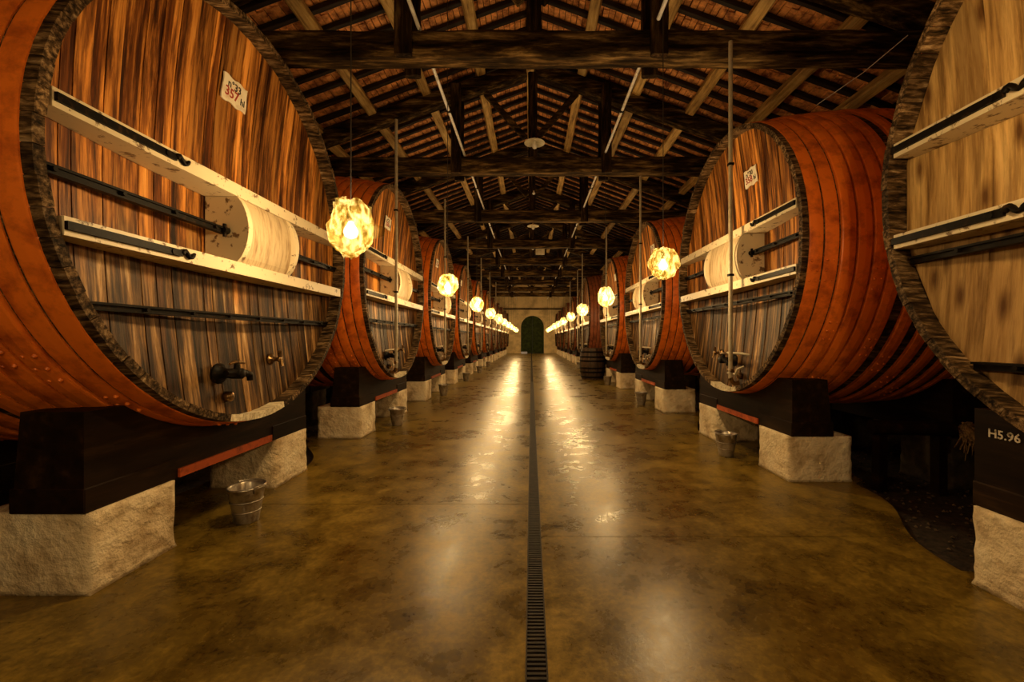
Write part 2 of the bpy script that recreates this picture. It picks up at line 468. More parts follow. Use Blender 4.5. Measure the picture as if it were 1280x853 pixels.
# ------------------------------------------------------------------ floor: concrete slabs, drain, gravel ground
floor = obj('floor', None, kind='structure')
def edge(side, y):
    rows, st = (LEFT, ST_L) if side < 0 else (RIGHT, ST_R)
    sp = 2.35 if side < 0 else 2.53
    t = (y - rows[0]) / sp
    off = (t - math.floor(t + 0.5)) * sp          # offset to nearest cask
    if abs(off) <= 0.74: return st + 0.5
    g = (off - 0.74) / (sp - 1.48) if off > 0 else 1 - (-off - 0.74) / (sp - 1.48)
    g = max(0, min(1, g))
    g = g * g * (3 - 2 * g)
    return st + 0.03 + 0.38 * g + 0.015 * math.sin(y * 9)
DR0, DR1 = -0.0165, 0.0455
def slab(side, y0, y1):
    n = max(4, int((y1 - y0) / 0.07))
    ys = [y0 + (y1 - y0) * i / n for i in range(n + 1)]
    inner = DR1 if side > 0 else DR0
    mb = MB()
    vs = []
    for y in ys:
        e = side * edge(side, y)
        vs += [(inner, y, 0), (e, y, 0), (e, y, -0.05), (inner, y, -0.05)]
    fs = []
    for i in range(n):
        for k in range(4):
            k2 = (k + 1) % 4
            fs.append((i * 4 + k, i * 4 + k2, i * 4 + 4 + k2, i * 4 + 4 + k))
    fs += [(0, 1, 2, 3), (n * 4 + 3, n * 4 + 2, n * 4 + 1, n * 4)]
    if side < 0: fs = [f[::-1] for f in fs]
    mb.add(vs, fs)
    return mb
for side, cuts in ((-1, [BEG, 0.1, 2.3, 4.6, 6.9, 9.2, 11.5, 13.8, 16.1, 18.4, 20.7, 23.0, 25.3, END]),
                   (1, [BEG, -0.4, 1.92, 3.62, 5.9, 8.2, 10.5, 12.8, 15.1, 17.4, 19.7, 22.0, 24.3, END])):
    for a_, b_ in zip(cuts[:-1], cuts[1:]):
        obj('floor_slab', slab(side, a_ + 0.0022, b_ - 0.0022).mesh('floor_slab', M['floor']), floor)
for side in (-1, 1):                # lower gravel ground under the casks
    mb = MB().box(min(side * 1.45, side * WALLX), max(side * 1.45, side * WALLX), BEG, END, -0.09, -0.051)
    obj('gravel_bed', mb.mesh('gravel_bed', M['gravel']), floor)
rnd = random.Random(5)
mb = MB()
def pebble(mb, x, y, z, r, rnd):
    vs = []
    for (a, b_, c) in ((1, 0, 0), (-1, 0, 0), (0, 1, 0), (0, -1, 0), (0, 0, 1), (0, 0, -1)):
        k = r * rnd.uniform(0.7, 1.2)
        vs.append((x + a * k, y + b_ * k, z + c * k * 0.7))
    mb.add(vs, [(0, 2, 4), (2, 1, 4), (1, 3, 4), (3, 0, 4), (2, 0, 5), (1, 2, 5), (3, 1, 5), (0, 3, 5)])
k = 0
while k < 3600:
    side = 1 if rnd.random() < 0.65 else -1
    y = rnd.uniform(0.6, 6.5); x = rnd.uniform(1.65, 3.6)
    if x < edge(side, y) + 0.02: continue
    pebble(mb, side * x, y, -0.048 + rnd.uniform(0, 0.006), rnd.uniform(0.006, 0.014), rnd); k += 1
obj('gravel', mb.mesh('gravel', M['pebble']), floor, kind='stuff')

drain = thing('floor_drain', 'long dark iron grated drain running down the middle of the floor', 'drain', (0.0145, 0, -0.049))
ch = MB().box(-0.0308, 0.0308, BEG, END, 0.0, 0.004)
obj('channel', ch.mesh('channel', M['black']), drain)
for sx in (-1, 1):
    f_ = MB().box(min(sx * 0.0305, sx * 0.0265), max(sx * 0.0305, sx * 0.0265), BEG, END, 0.006, 0.0495)
    obj('rail', cached(('rail', sx), 'grate', lambda: f_), drain)
bar = cached('grate_bar', 'grate', lambda: MB().box(-0.026, 0.026, -0.0042, 0.0042, 0.034, 0.047))
PB = 0.0165
for k in range(220):
    obj('grate_bar', bar, drain, (0, 1.02 + k * PB, 0))
mb = MB(); y = 1.02 + 220 * PB
while y < END - 0.05:
    mb.box(-0.026, 0.026, y - 0.0042, y + 0.0042, 0.034, 0.047); y += PB if y < 9 else PB * 2
y = 1.02 - PB
while y > BEG:
    mb.box(-0.026, 0.026, y - 0.0042, y + 0.0042, 0.034, 0.047); y -= PB
obj('far_grating', mb.mesh('far_grating', M['grate']), drain, kind='stuff')

# ------------------------------------------------------------------ walls
SL = 0.37
A_RAFT = EYE + 3.80                 # top of the principal rafters on the axis
def roof_z(x): return A_RAFT + 0.215 - SL * abs(x)
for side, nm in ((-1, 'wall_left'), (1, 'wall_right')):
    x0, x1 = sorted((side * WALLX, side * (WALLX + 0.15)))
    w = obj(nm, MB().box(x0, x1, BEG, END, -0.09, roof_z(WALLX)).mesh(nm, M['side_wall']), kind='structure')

DX, DW, DH = 0.08, 0.76, 1.72       # door centre, half width, springing height
wb = MB()
arc = [(DX + DW * math.cos(t), DH + DW * math.sin(t)) for t in [PI * i / 20 for i in range(21)]]
wt = lambda x: roof_z(x)
def quadwall(mb, poly): mb.prism(poly, END, END + 0.2, 'xz')
quadwall(wb, [(-WALLX, -0.09), (DX - DW, -0.09), (DX - DW, DH), (-WALLX, DH)])
quadwall(wb, [(DX + DW, -0.09), (WALLX, -0.09), (WALLX, DH), (DX + DW, DH)])
quadwall(wb, [(-WALLX, DH), (DX - DW, DH)] + [p for p in arc[::-1][1:11]] + [(DX, wt(0)), (0, wt(0)), (-WALLX, wt(WALLX))])
quadwall(wb, [(DX + DW, DH), (WALLX, DH), (WALLX, wt(WALLX)), (DX, wt(0))] + [p for p in arc[::-1][10:20]])
obj('wall_far', wb.mesh('wall_far', M['wall']), kind='structure')
door = obj('door_1', None, None, (DX, END + 0.08, 0), kind='structure')
for sx in (-1, 1):
    pl = [(0.006 * sx, 0.01), (sx * (DW - 0.01), 0.01), (sx * (DW - 0.01), DH)]
    pl += [(sx * (DW - 0.01) * math.cos(t), DH + (DW - 0.01) * math.sin(t)) for t in [PI / 2 * i / 8 for i in range(1, 8)]]
    pl += [(0.006 * sx, DH + DW - 0.015)]
    obj('door_leaf', MB().prism(pl, 0, 0.03, 'xz').mesh('door_leaf', M['door']), door)
    for z0, z1 in ((0.12, 0.75), (0.87, 1.60)):
        x0, x1 = sorted((sx * 0.10, sx * 0.64))
        obj('door_panel', MB().bevbox(x0, x1, -0.02, 0.0, z0, z1, 0.012).mesh('door_panel', M['door']), door)
mould = MB().box(-WALLX, WALLX, END - 0.06, END, EYE + 1.98, EYE + 2.08)
obj('trim_1', mould.mesh('trim_1', M['truss']), kind='structure')

# ------------------------------------------------------------------ ceiling: purlins, joists, tiles
ceiling = obj('ceiling', None, kind='structure')
TR = [3.45 + 2.33 * i for i in range(9)]
bays = [TR[0] - 2.33 * k for k in (2, 1)] + TR + [TR[-1] + 2.33]
bays = [b_ for b_ in bays] + [END]
ang = math.atan(SL)
px_ = [0.0, 0.69, 1.42, 2.14, 2.86, 3.5]
pm = [cached(('purlin', s_), 'purlin', lambda s_=s_: MB().hewn((0, -1.19, 0), (0, 1.19, 0), 0.12, 0.12, 7, 0.006, s_)) for s_ in range(5)]
rnd = random.Random(11)
for bi in range(len(bays) - 1):
    y0, y1 = bays[bi], bays[bi + 1]
    for x in px_:
        for side in ((-1, 1) if x else (1,)):
            z = A_RAFT - SL * x + 0.062 / math.cos(ang)
            o = obj('purlin', pm[rnd.randrange(5)], ceiling, (side * (x + rnd.uniform(-.012, .012)), (y0 + y1) / 2, z - (0.03 if x == 0 else 0)),
                    (0, side * ang if x else 0, 0))
            o.scale = (1, (y1 - y0) / 2.38, 1)
jm = [cached(('joist', s_), 'joist', lambda s_=s_: MB().hewn((-2.12, 0, 0), (2.12, 0, 0), 0.055, 0.055, 14, 0.004, 40 + s_)) for s_ in range(4)]
NJ = 9
for bi in range(len(bays) - 1):
    y0, y1 = bays[bi], bays[bi + 1]
    n = max(1, round(NJ * (y1 - y0) / 2.33))
    for k in range(n):
        y = y0 + (k + 0.5) * (y1 - y0) / n
        for side in (-1, 1):
            xm = 1.975
            z = A_RAFT - SL * xm + (0.124 + 0.0285) / math.cos(ang)
            obj('joist', jm[rnd.randrange(4)], ceiling, (side * xm, y + rnd.uniform(-.01, .01), z), (0, side * ang, rnd.uniform(-.004, .004)))
    for side in (-1, 1):           # clay tiles lying across the joists
        mb = MB(); W_ = 0.072; L_ = 4.2; nc = int(L_ / W_)
        for c in range(nc):
            for k in range(n):
                ya = y0 + k * (y1 - y0) / n + 0.003; yb = y0 + (k + 1) * (y1 - y0) / n - 0.003
                s0 = c * W_ + 0.004; s1 = (c + 1) * W_ - 0.004
                dz = rnd.uniform(-0.006, 0.006); dz2 = rnd.uniform(0.0, 0.012)
                vs = []
                for s_, e_ in ((s0, dz), (s1, dz + dz2)):
                    for yy in (ya, yb):
                        for h_ in (0.0, 0.018):
                            x = s_ * math.cos(ang); z = A_RAFT - SL * x + 0.186 / math.cos(ang) + h_ + e_
                            vs.append((side * x, yy, z))
                mb.add(vs, [(0, 1, 3, 2), (4, 6, 7, 5), (0, 4, 5, 1), (2, 3, 7, 6), (0, 2, 6, 4), (1, 5, 7, 3)])
        obj('roof_tiles', mb.mesh('roof_tiles', M['tile']), ceiling, kind='stuff')
for side in (-1, 1):
    poly = [(0, A_RAFT + 0.30), (side * 4.1, A_RAFT + 0.30 - SL * 4.1), (side * 4.1, A_RAFT + 0.34 - SL * 4.1), (0, A_RAFT + 0.34)]
    obj('roof_deck', MB().prism(poly, BEG, END, 'xz').mesh('roof_deck', M['joist']), ceiling)

# ------------------------------------------------------------------ roof trusses
TZ = EYE + 2.25                     # underside of the tie beams
TH = 0.21
def rafter_top(x): return A_RAFT - SL * abs(x)
tparts = {}
def truss_meshes(seed):
    d = {}
    d['tie_beam'] = MB().hewn((-3.9, 0, TH / 2), (3.9, 0, TH / 2), 0.20, TH, 34, 0.007, seed)
    d['king_post'] = MB().hewn((0.02, 0, TH + 0.002), (0.02, 0, A_RAFT - TZ - 0.19), 0.12, 0.13, 8, 0.005, seed + 1, up=(0, 1, 0))
    for s_ in (-1, 1):
        d[('queen_post', s_)] = MB()
        for yy in (-0.135, 0.135):
            d[('queen_post', s_)].hewn((s_ * 1.0, yy, -0.03), (s_ * 1.0, yy, rafter_top(1.0) - TZ - 0.03), 0.13, 0.055, 8, 0.004, seed + 2 + s_, up=(0, 1, 0))
        h = 0.19
        d[('principal_rafter', s_)] = MB().hewn((0.0 + s_ * 0.085, 0, rafter_top(0.085) - TZ - h / 2 / math.cos(ang)),
                                       (s_ * 3.5, 0, rafter_top(3.5) - TZ - h / 2 / math.cos(ang) + 0.09), 0.17, h, 16, 0.006, seed + 5 + s_)
        d[('strut', s_)] = MB().hewn((s_ * 0.085, 0, 0.50), (s_ * 0.62, 0, rafter_top(0.62) - TZ - 0.215), 0.075, 0.07, 6, 0.004, seed + 9 + s_)
    #d['iron_strap'] = MB().box(-0.05, 0.09, -0.112, 0.112, -0.014, -0.009).box(-0.05, 0.09, -0.118, -0.112, -0.014, TH + 0.2).box(-0.05, 0.09, 0.112, 0.118, -0.014, TH + 0.2)
    return d
TMS = []
for sd in range(3):
    dd = truss_meshes(100 + 31 * sd)
    TMS.append({k_: v_.mesh(k_ if isinstance(k_, str) else k_[0], M['iron'] if k_ == 'iron_strap' else M['truss_post' if 'post' in str(k_) else 'truss']) for k_, v_ in dd.items()})
for i, y in enumerate(TR):
    lab = ('nearest dark hewn timber roof truss, its tie beam crossing the top of the picture' if i == 0 else
           'dark timber roof truss, %s from the front, spanning the hall between the cask rows' % ORD[i])
    t = thing('roof_truss', lab, 'roof truss', (0, y, TZ), group='roof trusses')
    for k_, me in TMS[i % 3].items():
        obj(k_ if isinstance(k_, str) else k_[0], me, t)

for side, X in ((-1, 0.895), (1, 0.985)):
    y0, y1 = 1.2, 26.0
    mb = MB().tube([(side * X, y0, 0), (side * X, y1, 0)], 0.016, 10)
    t = thing('ceiling_pipe', '%s of the two long white pipes lying on the tie beams' % ('left' if side < 0 else 'right'), 'pipe', (0, 0, TZ + TH + 0.025), group='white overhead pipes')
    obj('pipe', mb.mesh('pipe', M['white_pipe']), t)
    for y in [TR[0] + 1.15 + 2.33 * k for k in range(0, 8)]:
        obj('pipe_clip', cached('pipe_clip', 'iron', lambda: MB().box(-0.022, 0.022, -0.012, 0.012, -0.021, 0.021)), t, (side * X, y, 0))

# ------------------------------------------------------------------ casks
def body_r(u): return 1.0 + BULGE * max(0.0, math.sin(PI * max(0.0, min(1.0, u / LEN)))) ** 1.35
NST = 72
def stave():
    mb = MB(); dth = 2 * PI / NST * 0.97 / 2
    us = [LEN * i / 10 for i in range(11)]
    vs = []
    for u in us:
        ro = body_r(u); ri = ro - 0.032
        for (r, t) in ((ri, -dth), (ro, -dth), (ro + 0.0008, 0), (ro, dth), (ri, dth)):
            vs.append((u, r * math.sin(t), -r * math.cos(t)))
    fs = []
    for i in range(10):
        for k in range(5):
            k2 = (k + 1) % 5
            fs.append((i * 5 + k, i * 5 + k2, i * 5 + 5 + k2, i * 5 + 5 + k))
    fs += [(4, 3, 2, 1, 0), (50, 51, 52, 53, 54)]
    return mb.add(vs, fs)
def all_staves():
    a = stave(); mb = MB()
    for k in range(0, NST):
        t = 2 * PI * k / NST; c, s_ = math.cos(t), math.sin(t)
        mb.add([(x, y * c - z * s_, y * s_ + z * c) for x, y, z in a.v], a.f)
    return mb
RIN = 0.966
def head_x(y, z):
    q = min(1.0, (y * y + z * z) / (RIN * RIN))
    return 0.080 + 0.085 * (1 - q)
def board(y0, y1, jx=0.0, rows=14):
    mb = MB(); vs = []
    ys = (y0 + 0.0012, y1 - 0.0012)
    for i in range(rows + 1):
        for y in ys:
            h = math.sqrt(max(1e-4, (RIN + 0.018) ** 2 - y * y))
            z = -h + 2 * h * i / rows
            x = head_x(y, z) + jx
            vs.append((x, y, z)); vs.append((x + 0.03, y, z))
    # per row: y0f, y0b, y1f, y1b
    fs = []
    for i in range(rows):
        a = i * 4; b_ = a + 4
        fs += [(a, a + 2, b_ + 2, b_), (a + 1, b_ + 1, b_ + 3, a + 3), (a, b_, b_ + 1, a + 1), (a + 2, a + 3, b_ + 3, b_ + 2)]
    fs += [(0, 1, 3, 2), (rows * 4, rows * 4 + 2, rows * 4 + 3, rows * 4 + 1)]
    mb.add(vs, fs)
    return mb
def board_cuts(seed, n):
    r_ = random.Random(seed)
    w = [r_.uniform(0.6, 1.45) for _ in range(n)]
    t = sum(w); x = -RIN; c = [x]
    for q in w:
        x += q / t * 2 * RIN; c.append(x)
    c[-1] = RIN; c[0] = -RIN
    return c
def hoops_layout():
    L = []
    u = 0.034
    for k in range(6):
        L.append((u, u + 0.0715)); u += 0.0815
    L.append((0.575, 0.645)); L.append((0.705, 0.775))
    L += [(LEN - b_, LEN - a_) for a_, b_ in L]
    return L
HOOPS = hoops_layout()
def hoop(u0, u1, rivets, seed, n=120):
    mb = MB(); t = 0.008 if u0 < 0.15 or u1 > LEN - 0.15 else 0.018
    r_ = random.Random(seed)
    um = (u0 + u1) / 2
    prof = [(body_r(u0) - 0.001, u0), (body_r(u0) + t * 0.8, u0), (body_r(u0) + t, u0 + 0.006), (body_r(um) + t * 1.15, um), (body_r(u1) + t, u1 - 0.006), (body_r(u1) + t * 0.8, u1), (body_r(u1) - 0.001, u1)]
    mb.lathe(prof, n, axis='x', closed=True, smooth=False)
    if rivets:
        a0 = r_.uniform(4.9, 6.0)
        for j in range(2 + seed % 3):
            for du in (-0.018, 0.018):
                th = a0 + j * 0.055; R_ = body_r(um) + t
                p = Vector((um + du, R_ * math.cos(th), R_ * math.sin(th)))
                nrm = Vector((0, math.cos(th), math.sin(th)))
                mb.tube([p - nrm * 0.002, p + nrm * 0.007], [0.009, 0.005], 6)
    return mb

def text_mesh(txt, size, mat, name):
    """flat mesh lettering facing -x, up +z, reading along... built in the yz plane"""
    cu = bpy.data.curves.new(name, 'FONT')
    cu.body = txt; cu.size = size * S; cu.align_x = 'CENTER'; cu.align_y = 'CENTER'; cu.extrude = 0.0006 * S
    cu.resolution_u = 2; cu.offset = 0.0009 * S * size / 0.06
    o = bpy.data.objects.new(name, cu); C.objects.link(o)
    dg = bpy.context.evaluated_depsgraph_get()
    me = bpy.data.meshes.new_from_object(o.evaluated_get(dg))
    bpy.data.objects.remove(o)
    me.materials.clear(); me.materials.append(M[mat])
    return me
# text read from the aisle: local -x faces the viewer, reading direction is local -y, up is z
TXT_ROT = Matrix(((0, 0, -1), (-1, 0, 0), (0, 1, 0))).to_euler()

def plate_mesh():
    pts = []
    W2, H2 = 0.085, 0.062
    n = 12
    for i in range(n):
        t = i / n; pts.append((-W2 + 2 * W2 * t, -H2 + 0.0045 * math.sin(t * 4 * PI)))
    for i in range(n):
        t = i / n; pts.append((W2 + 0.003 * math.sin(t * 2 * PI), -H2 + 2 * H2 * t))
    for i in range(n):
        t = i / n; pts.append((W2 - 2 * W2 * t, H2 + 0.0045 * math.sin(t * 4 * PI)))
    for i in range(n):
        t = i / n; pts.append((-W2 + 0.003 * math.sin(t * 2 * PI), H2 - 2 * H2 * t))
    return MB().prism(pts, -0.006, 0.0, 'yz')

def cross_beam(zc, h):
    """cream timber spanning the head; front edge straight, back edge following the dished boards"""
    half = math.sqrt(RIN * RIN - max(abs(zc + h / 2), abs(zc - h / 2)) ** 2) - 0.004
    n = 16; vs = []
    for i in range(n + 1):
        y = -half + 2 * half * i / n
        xb = head_x(y, zc) - 0.004
        vs += [(0.0, y, zc - h / 2), (0.0, y, zc + h / 2), (xb, y, zc + h / 2), (xb, y, zc - h / 2)]
    fs = []
    for i in range(n):
        for k in range(4):
            k2 = (k + 1) % 4
            fs.append((i * 4 + k, i * 4 + k2, i * 4 + 4 + k2, i * 4 + 4 + k))
    fs += [(3, 2, 1, 0), (n * 4, n * 4 + 1, n * 4 + 2, n * 4 + 3)]
    return MB().add(vs, fs)
def drib(yc, z0, z1, th=0.032, bul=0.055, back=None):
    """D-profiled upright board standing out from the head"""
    poly = []
    n = 12; xb = head_x(yc, (z0 + z1) / 2) - 0.006 if back is None else back
    for i in range(n + 1):
        t = i / n; z = z0 + (z1 - z0) * t
        poly.append((0.004 - bul * math.sin(PI * t) ** 0.7, z))
    poly += [(xb, z1), (xb, z0)]
    # prism in xz plane extruded along y
    return MB().prism(poly, yc - th / 2, yc + th / 2, 'xz')
def box_panel(ya, yb, z0, z1, bul=0.030):
    poly = []; n = 12
    for i in range(n + 1):
        t = i / n; z = z0 + (z1 - z0) * t
        poly.append((0.008 - bul * math.sin(PI * t) ** 0.7, z))
    inner = [(x + 0.02, z) for x, z in poly[::-1]]
    return MB().prism(poly + inner, ya, yb, 'xz')
def iron_bar(z, half=None, r=0.014):
    half = half or (math.sqrt(RIN * RIN - z * z) - 0.006)
    mb = MB().box(0.055, 0.083, -half, half, z - r, z + r * 0.4)
    mb.box(0.045, 0.083, -half, half, z + r * 0.4, z + r)
    k = -half + 0.1
    while k < half:
        mb.tube([(0.055, k, z), (0.042, k, z)], 0.008, 6); k += 0.22
    return mb
def strap(z, sg):
    """iron bar let into the front of a cross beam at one end, ending in a curl"""
    half = math.sqrt(RIN * RIN - z * z) - 0.012
    a, b_ = half, half - 0.42
    mb = MB().box(-0.012, -0.001, min(sg * a, sg * b_), max(sg * a, sg * b_), z - 0.012, z + 0.014)
    pts = [(-0.008, sg * (b_ + 0.0 - 0.008 * i), z + 0.012 * math.sin(i * 0.9) + 0.002) for i in range(9)]
    mb.tube(pts, [0.011, 0.011, 0.01, 0.009, 0.009, 0.008, 0.008, 0.009, 0.006], 6)
    mb.tube([(-0.016, sg * (b_ + 0.04), z), (-0.004, sg * (b_ + 0.04), z)], 0.013, 8)
    return mb

TXT = {}
def lettering(root, parent, txt, size, mat, loc, shear=0):
    k = (txt, size, mat)
    if k not in TXT: TXT[k] = text_mesh(txt, size, mat, 'lettering')
    o = obj('lettering', TXT[k], parent, loc, TXT_ROT)
    return o

def build_cask(side, idx, yc):
    a = A_L if side < 0 else A_R
    n_ = 1 if side < 0 else -1          # local y direction that points at the camera
    row = 'left' if side < 0 else 'right'
    if side > 0 and idx == 4: a = 1.36
    z_up, z_low = (0.19, -0.19) if not (side < 0 and idx == 0) else (0.115, -0.255)
    if side < 0 and idx == 0: lab = 'huge foreground wine cask at left, bright orange hoops, cream plate reading 33 and 357'
    elif side > 0 and idx == 0: lab = 'huge foreground wine cask at right edge with pale golden knotty head boards'
    elif side > 0 and idx == 4: lab = 'brownish cask of the right row standing behind the small upright barrel'
    else: lab = 'large wine cask with orange hoops, %s from the front in the %s row' % (ORD[idx], row)
    base = CZ - 1.0 - BULGE
    t = thing('wine_cask', lab, 'cask', (side * a, yc, base), (0, 0, PI if side < 0 else 0), 'wine casks in the %s row' % row)
    cz = 1.0 + BULGE
    O = (0, 0, cz)
    hm = 'head_gold' if (side > 0 and idx == 0) else 'head'
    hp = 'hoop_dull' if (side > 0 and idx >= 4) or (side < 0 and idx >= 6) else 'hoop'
    detail = idx < 4
    rnd = random.Random(idx * 7 + side)
    if detail:
        me = cached('stave', 'stave', stave); mp = cached('stave', 'stave_pale', stave)
        for k in range(NST):
            th = 2 * PI * k / NST
            pale = k in (0, 1, 2, NST - 1, NST - 2) and not (side > 0 and idx == 0)
            o = obj('stave', mp if pale else me, t, (rnd.uniform(-0.003, 0.003), 0, cz), (th, 0, 0))
            if pale: o['label'] = 'stave with a pale cleaned end'
        seed = (1 if hm == 'head' else 2) + 10 * (idx % 2)
        nb = 29 if hm == 'head' else 17
        cuts = board_cuts(seed, nb)
        for k in range(nb):
            me = cached(('head_board', seed, k), hm, lambda k=k: board(cuts[k], cuts[k + 1], ((k * 7) % 5 - 2) * 0.0012))
            obj('head_board', me, t, O)
        me = cached('back_head', 'stave', lambda: MB().lathe([(0.001, LEN - 0.10), (RIN, LEN - 0.10), (RIN, LEN - 0.07), (0.001, LEN - 0.07)], 48, axis='x', smooth=False))
        obj('back_head', me, t, O)
    else:
        obj('barrel_body', cached('barrel_body', 'stave', all_staves), t, O)
        def allb():
            cuts = board_cuts(3, 23); mb = MB()
            for k in range(23):
                b_ = board(cuts[k], cuts[k + 1], ((k * 7) % 5 - 2) * 0.0012, 8); mb.add(b_.v, b_.f)
            return mb
        obj('head', cached('head', hm, allb), t, O)
    for k, (u0, u1) in enumerate(HOOPS):
        riv = detail and idx < 2
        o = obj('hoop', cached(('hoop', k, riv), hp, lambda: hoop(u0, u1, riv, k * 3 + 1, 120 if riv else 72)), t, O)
        if riv: o.rotation_euler = (rnd.uniform(-0.25, 0.25) - (1.7 if side > 0 else 0), 0, 0)
        if k > 7 and not detail: pass
    # head furniture
    for z in (z_up, z_low):
        cb = obj('cross_beam', cached(('cross_beam', round(z, 3)), 'cream', lambda z=z: cross_beam(z, 0.058)), t, O)
        if idx < 4:
            sg = n_ if not (side > 0 and idx == 0) else -n_
            obj('iron_strap', cached(('iron_strap', round(z, 3), sg), 'iron', lambda z=z: strap(z, sg)), cb)
    zm = (z_up + z_low) / 2 + (0.02 if idx or side > 0 else -0.01)
    za, zb = z_low + 0.029, z_up - 0.029
    zl = {True: [zm, -0.485], False: [zm, -0.315]}[side < 0 and idx == 0]
    if side < 0 and idx > 0: zl = [zm, -0.42]
    if side > 0 and idx == 0: zl = [-0.27, -0.69]
    for z in zl:
        obj('iron_bar', cached(('iron_bar', round(z, 3)), 'iron', lambda z=z: iron_bar(z)), t, O)
    y1, y2 = (0.15, -0.26) if side < 0 else (-0.32, 0.22)
    mbx = obj('manhole_box', cached(('manhole_box', side, round(za, 3)), 'cream_panel', lambda: box_panel(min(y1, y2) + 0.017, max(y1, y2) - 0.017, za + 0.002, zb - 0.002)), t, O)
    for y in (y1, y2):
        obj('upright', cached(('upright', y, round(za, 3)), 'cream', lambda y=y: drib(y, za + 0.001, zb - 0.001)), mbx)
    kx = MB()
    for y in (y1, y2):
        kx.tube([(0.05, y + n_ * 0.02, zm), (0.05, y + n_ * 0.05, zm)], 0.018, 8)
        kx.tube([(0.05, y + n_ * 0.035, zm - 0.03), (0.05, y + n_ * 0.035, zm + 0.03)], 0.008, 6)
    obj('bar_clasp', cached(('bar_clasp', side, round(zm, 3)), 'iron', lambda: kx), mbx)
    # number plate
    py = n_ * 0.03 if side < 0 else n_ * 0.22
    pz = 0.655 if side < 0 else 0.61
    if side < 0 and idx > 0: py = 0.06; pz = 0.63
    pt = obj('number_plate', cached('number_plate', 'plate', plate_mesh), t, (head_x(py, pz) - 0.012, py, cz + pz), (0, -0.12, 0))
    if idx < 3:
        nn = {(-1, 0): ('n°33', '357', 'hl'), (-1, 1): ('n°31', '350', 'hl'), (-1, 2): ('n°29', '352', 'hl'),
              (1, 0): ('n°32', '360', 'hl'), (1, 1): ('n°30', '358', 'hl'), (1, 2): ('n°28', '356', 'hl')}[(side, idx)]
        lettering(t, pt, nn[0], 0.050, 'black', (-0.0070, 0.008, 0.026))
        lettering(t, pt, nn[1], 0.064, 'red_ink', (-0.0070, 0.022, -0.016))
        lettering(t, pt, nn[2], 0.046, 'black', (-0.0070, -0.056, -0.020))
    # taps low on the head
    ty, tz = n_ * 0.15, -0.76
    if side > 0: ty = 0.02
    hx = head_x(ty, tz)
    def tapm():
        mb = MB()
        mb.lathe([(0.05, hx - 0.003), (0.05, hx - 0.014), (0.034, hx - 0.018), (0.022, hx - 0.05), (0.026, hx - 0.075), (0.026, hx - 0.12), (0.018, hx - 0.125)], 14, (0, ty, tz), 'x')
        mb.tube([(hx - 0.095, ty, tz), (hx - 0.095, ty, tz + 0.045)], [0.018, 0.012], 10)
        mb.tube([(hx - 0.095, ty, tz), (hx - 0.10, ty - 0.05, tz - 0.002), (hx - 0.10, ty - 0.085, tz - 0.012), (hx - 0.10, ty - 0.088, tz - 0.04)], [0.02, 0.018, 0.016, 0.015], 10)
        mb.tube([(hx - 0.095, ty + 0.02, tz + 0.005), (hx - 0.095, ty + 0.075, tz + 0.008)], [0.02, 0.014], 10)
        return mb
    tp = obj('tap', cached(('tap', side), 'iron', tapm), t, O)
    obj('tap_handle', cached(('tap_handle', side), 'brass', lambda: MB().tube([(hx - 0.095, ty - 0.05, tz + 0.048), (hx - 0.095, ty - 0.02, tz + 0.055), (hx - 0.095, ty + 0.02, tz + 0.055), (hx - 0.095, ty + 0.05, tz + 0.048)], [0.006, 0.009, 0.009, 0.006], 8)), tp)
    y3, z3 = -n_ * 0.26, -0.71
    h3 = head_x(y3, z3)
    obj('sampling_cock', cached(('sampling_cock', side), 'brass', lambda: MB().lathe([(0.032, h3 - 0.003), (0.032, h3 - 0.012), (0.012, h3 - 0.016), (0.012, h3 - 0.05), (0.018, h3 - 0.055), (0.018, h3 - 0.07)], 12, (0, y3, z3), 'x')
        .tube([(h3 - 0.06, y3, z3 + 0.015), (h3 - 0.06, y3, z3 + 0.05)], [0.008, 0.012], 8).tube([(h3 - 0.065, y3, z3), (h3 - 0.075, y3, z3 - 0.04)], 0.009, 8)), t, O)
    y4, z4 = n_ * 0.12, -0.875
    h4 = head_x(y4, z4)
    obj('bung', cached(('bung', side), 'brass', lambda: MB().lathe([(0.026, h4 - 0.002), (0.024, h4 - 0.03), (0.016, h4 - 0.036), (0.001, h4 - 0.037)], 12, (0, y4, z4), 'x')), t, O)
    if not (side < 0 and idx == 0) and idx < 6:
        obj('drain_pipe', cached(('drain_pipe', side), 'pipe', lambda: MB()
            .tube([(0.03, n_ * 0.03, -0.70), (0.03, n_ * 0.20, -0.70), (0.03, n_ * 0.26, -0.70), (0.07, n_ * 0.28, -0.71)], 0.010, 8)
            .tube([(0.03, n_ * 0.03, -0.86), (0.03, n_ * 0.16, -0.86), (0.03, n_ * 0.18, -0.82), (0.08, n_ * 0.18, -0.80)], 0.009, 8)), t, O)
    return t

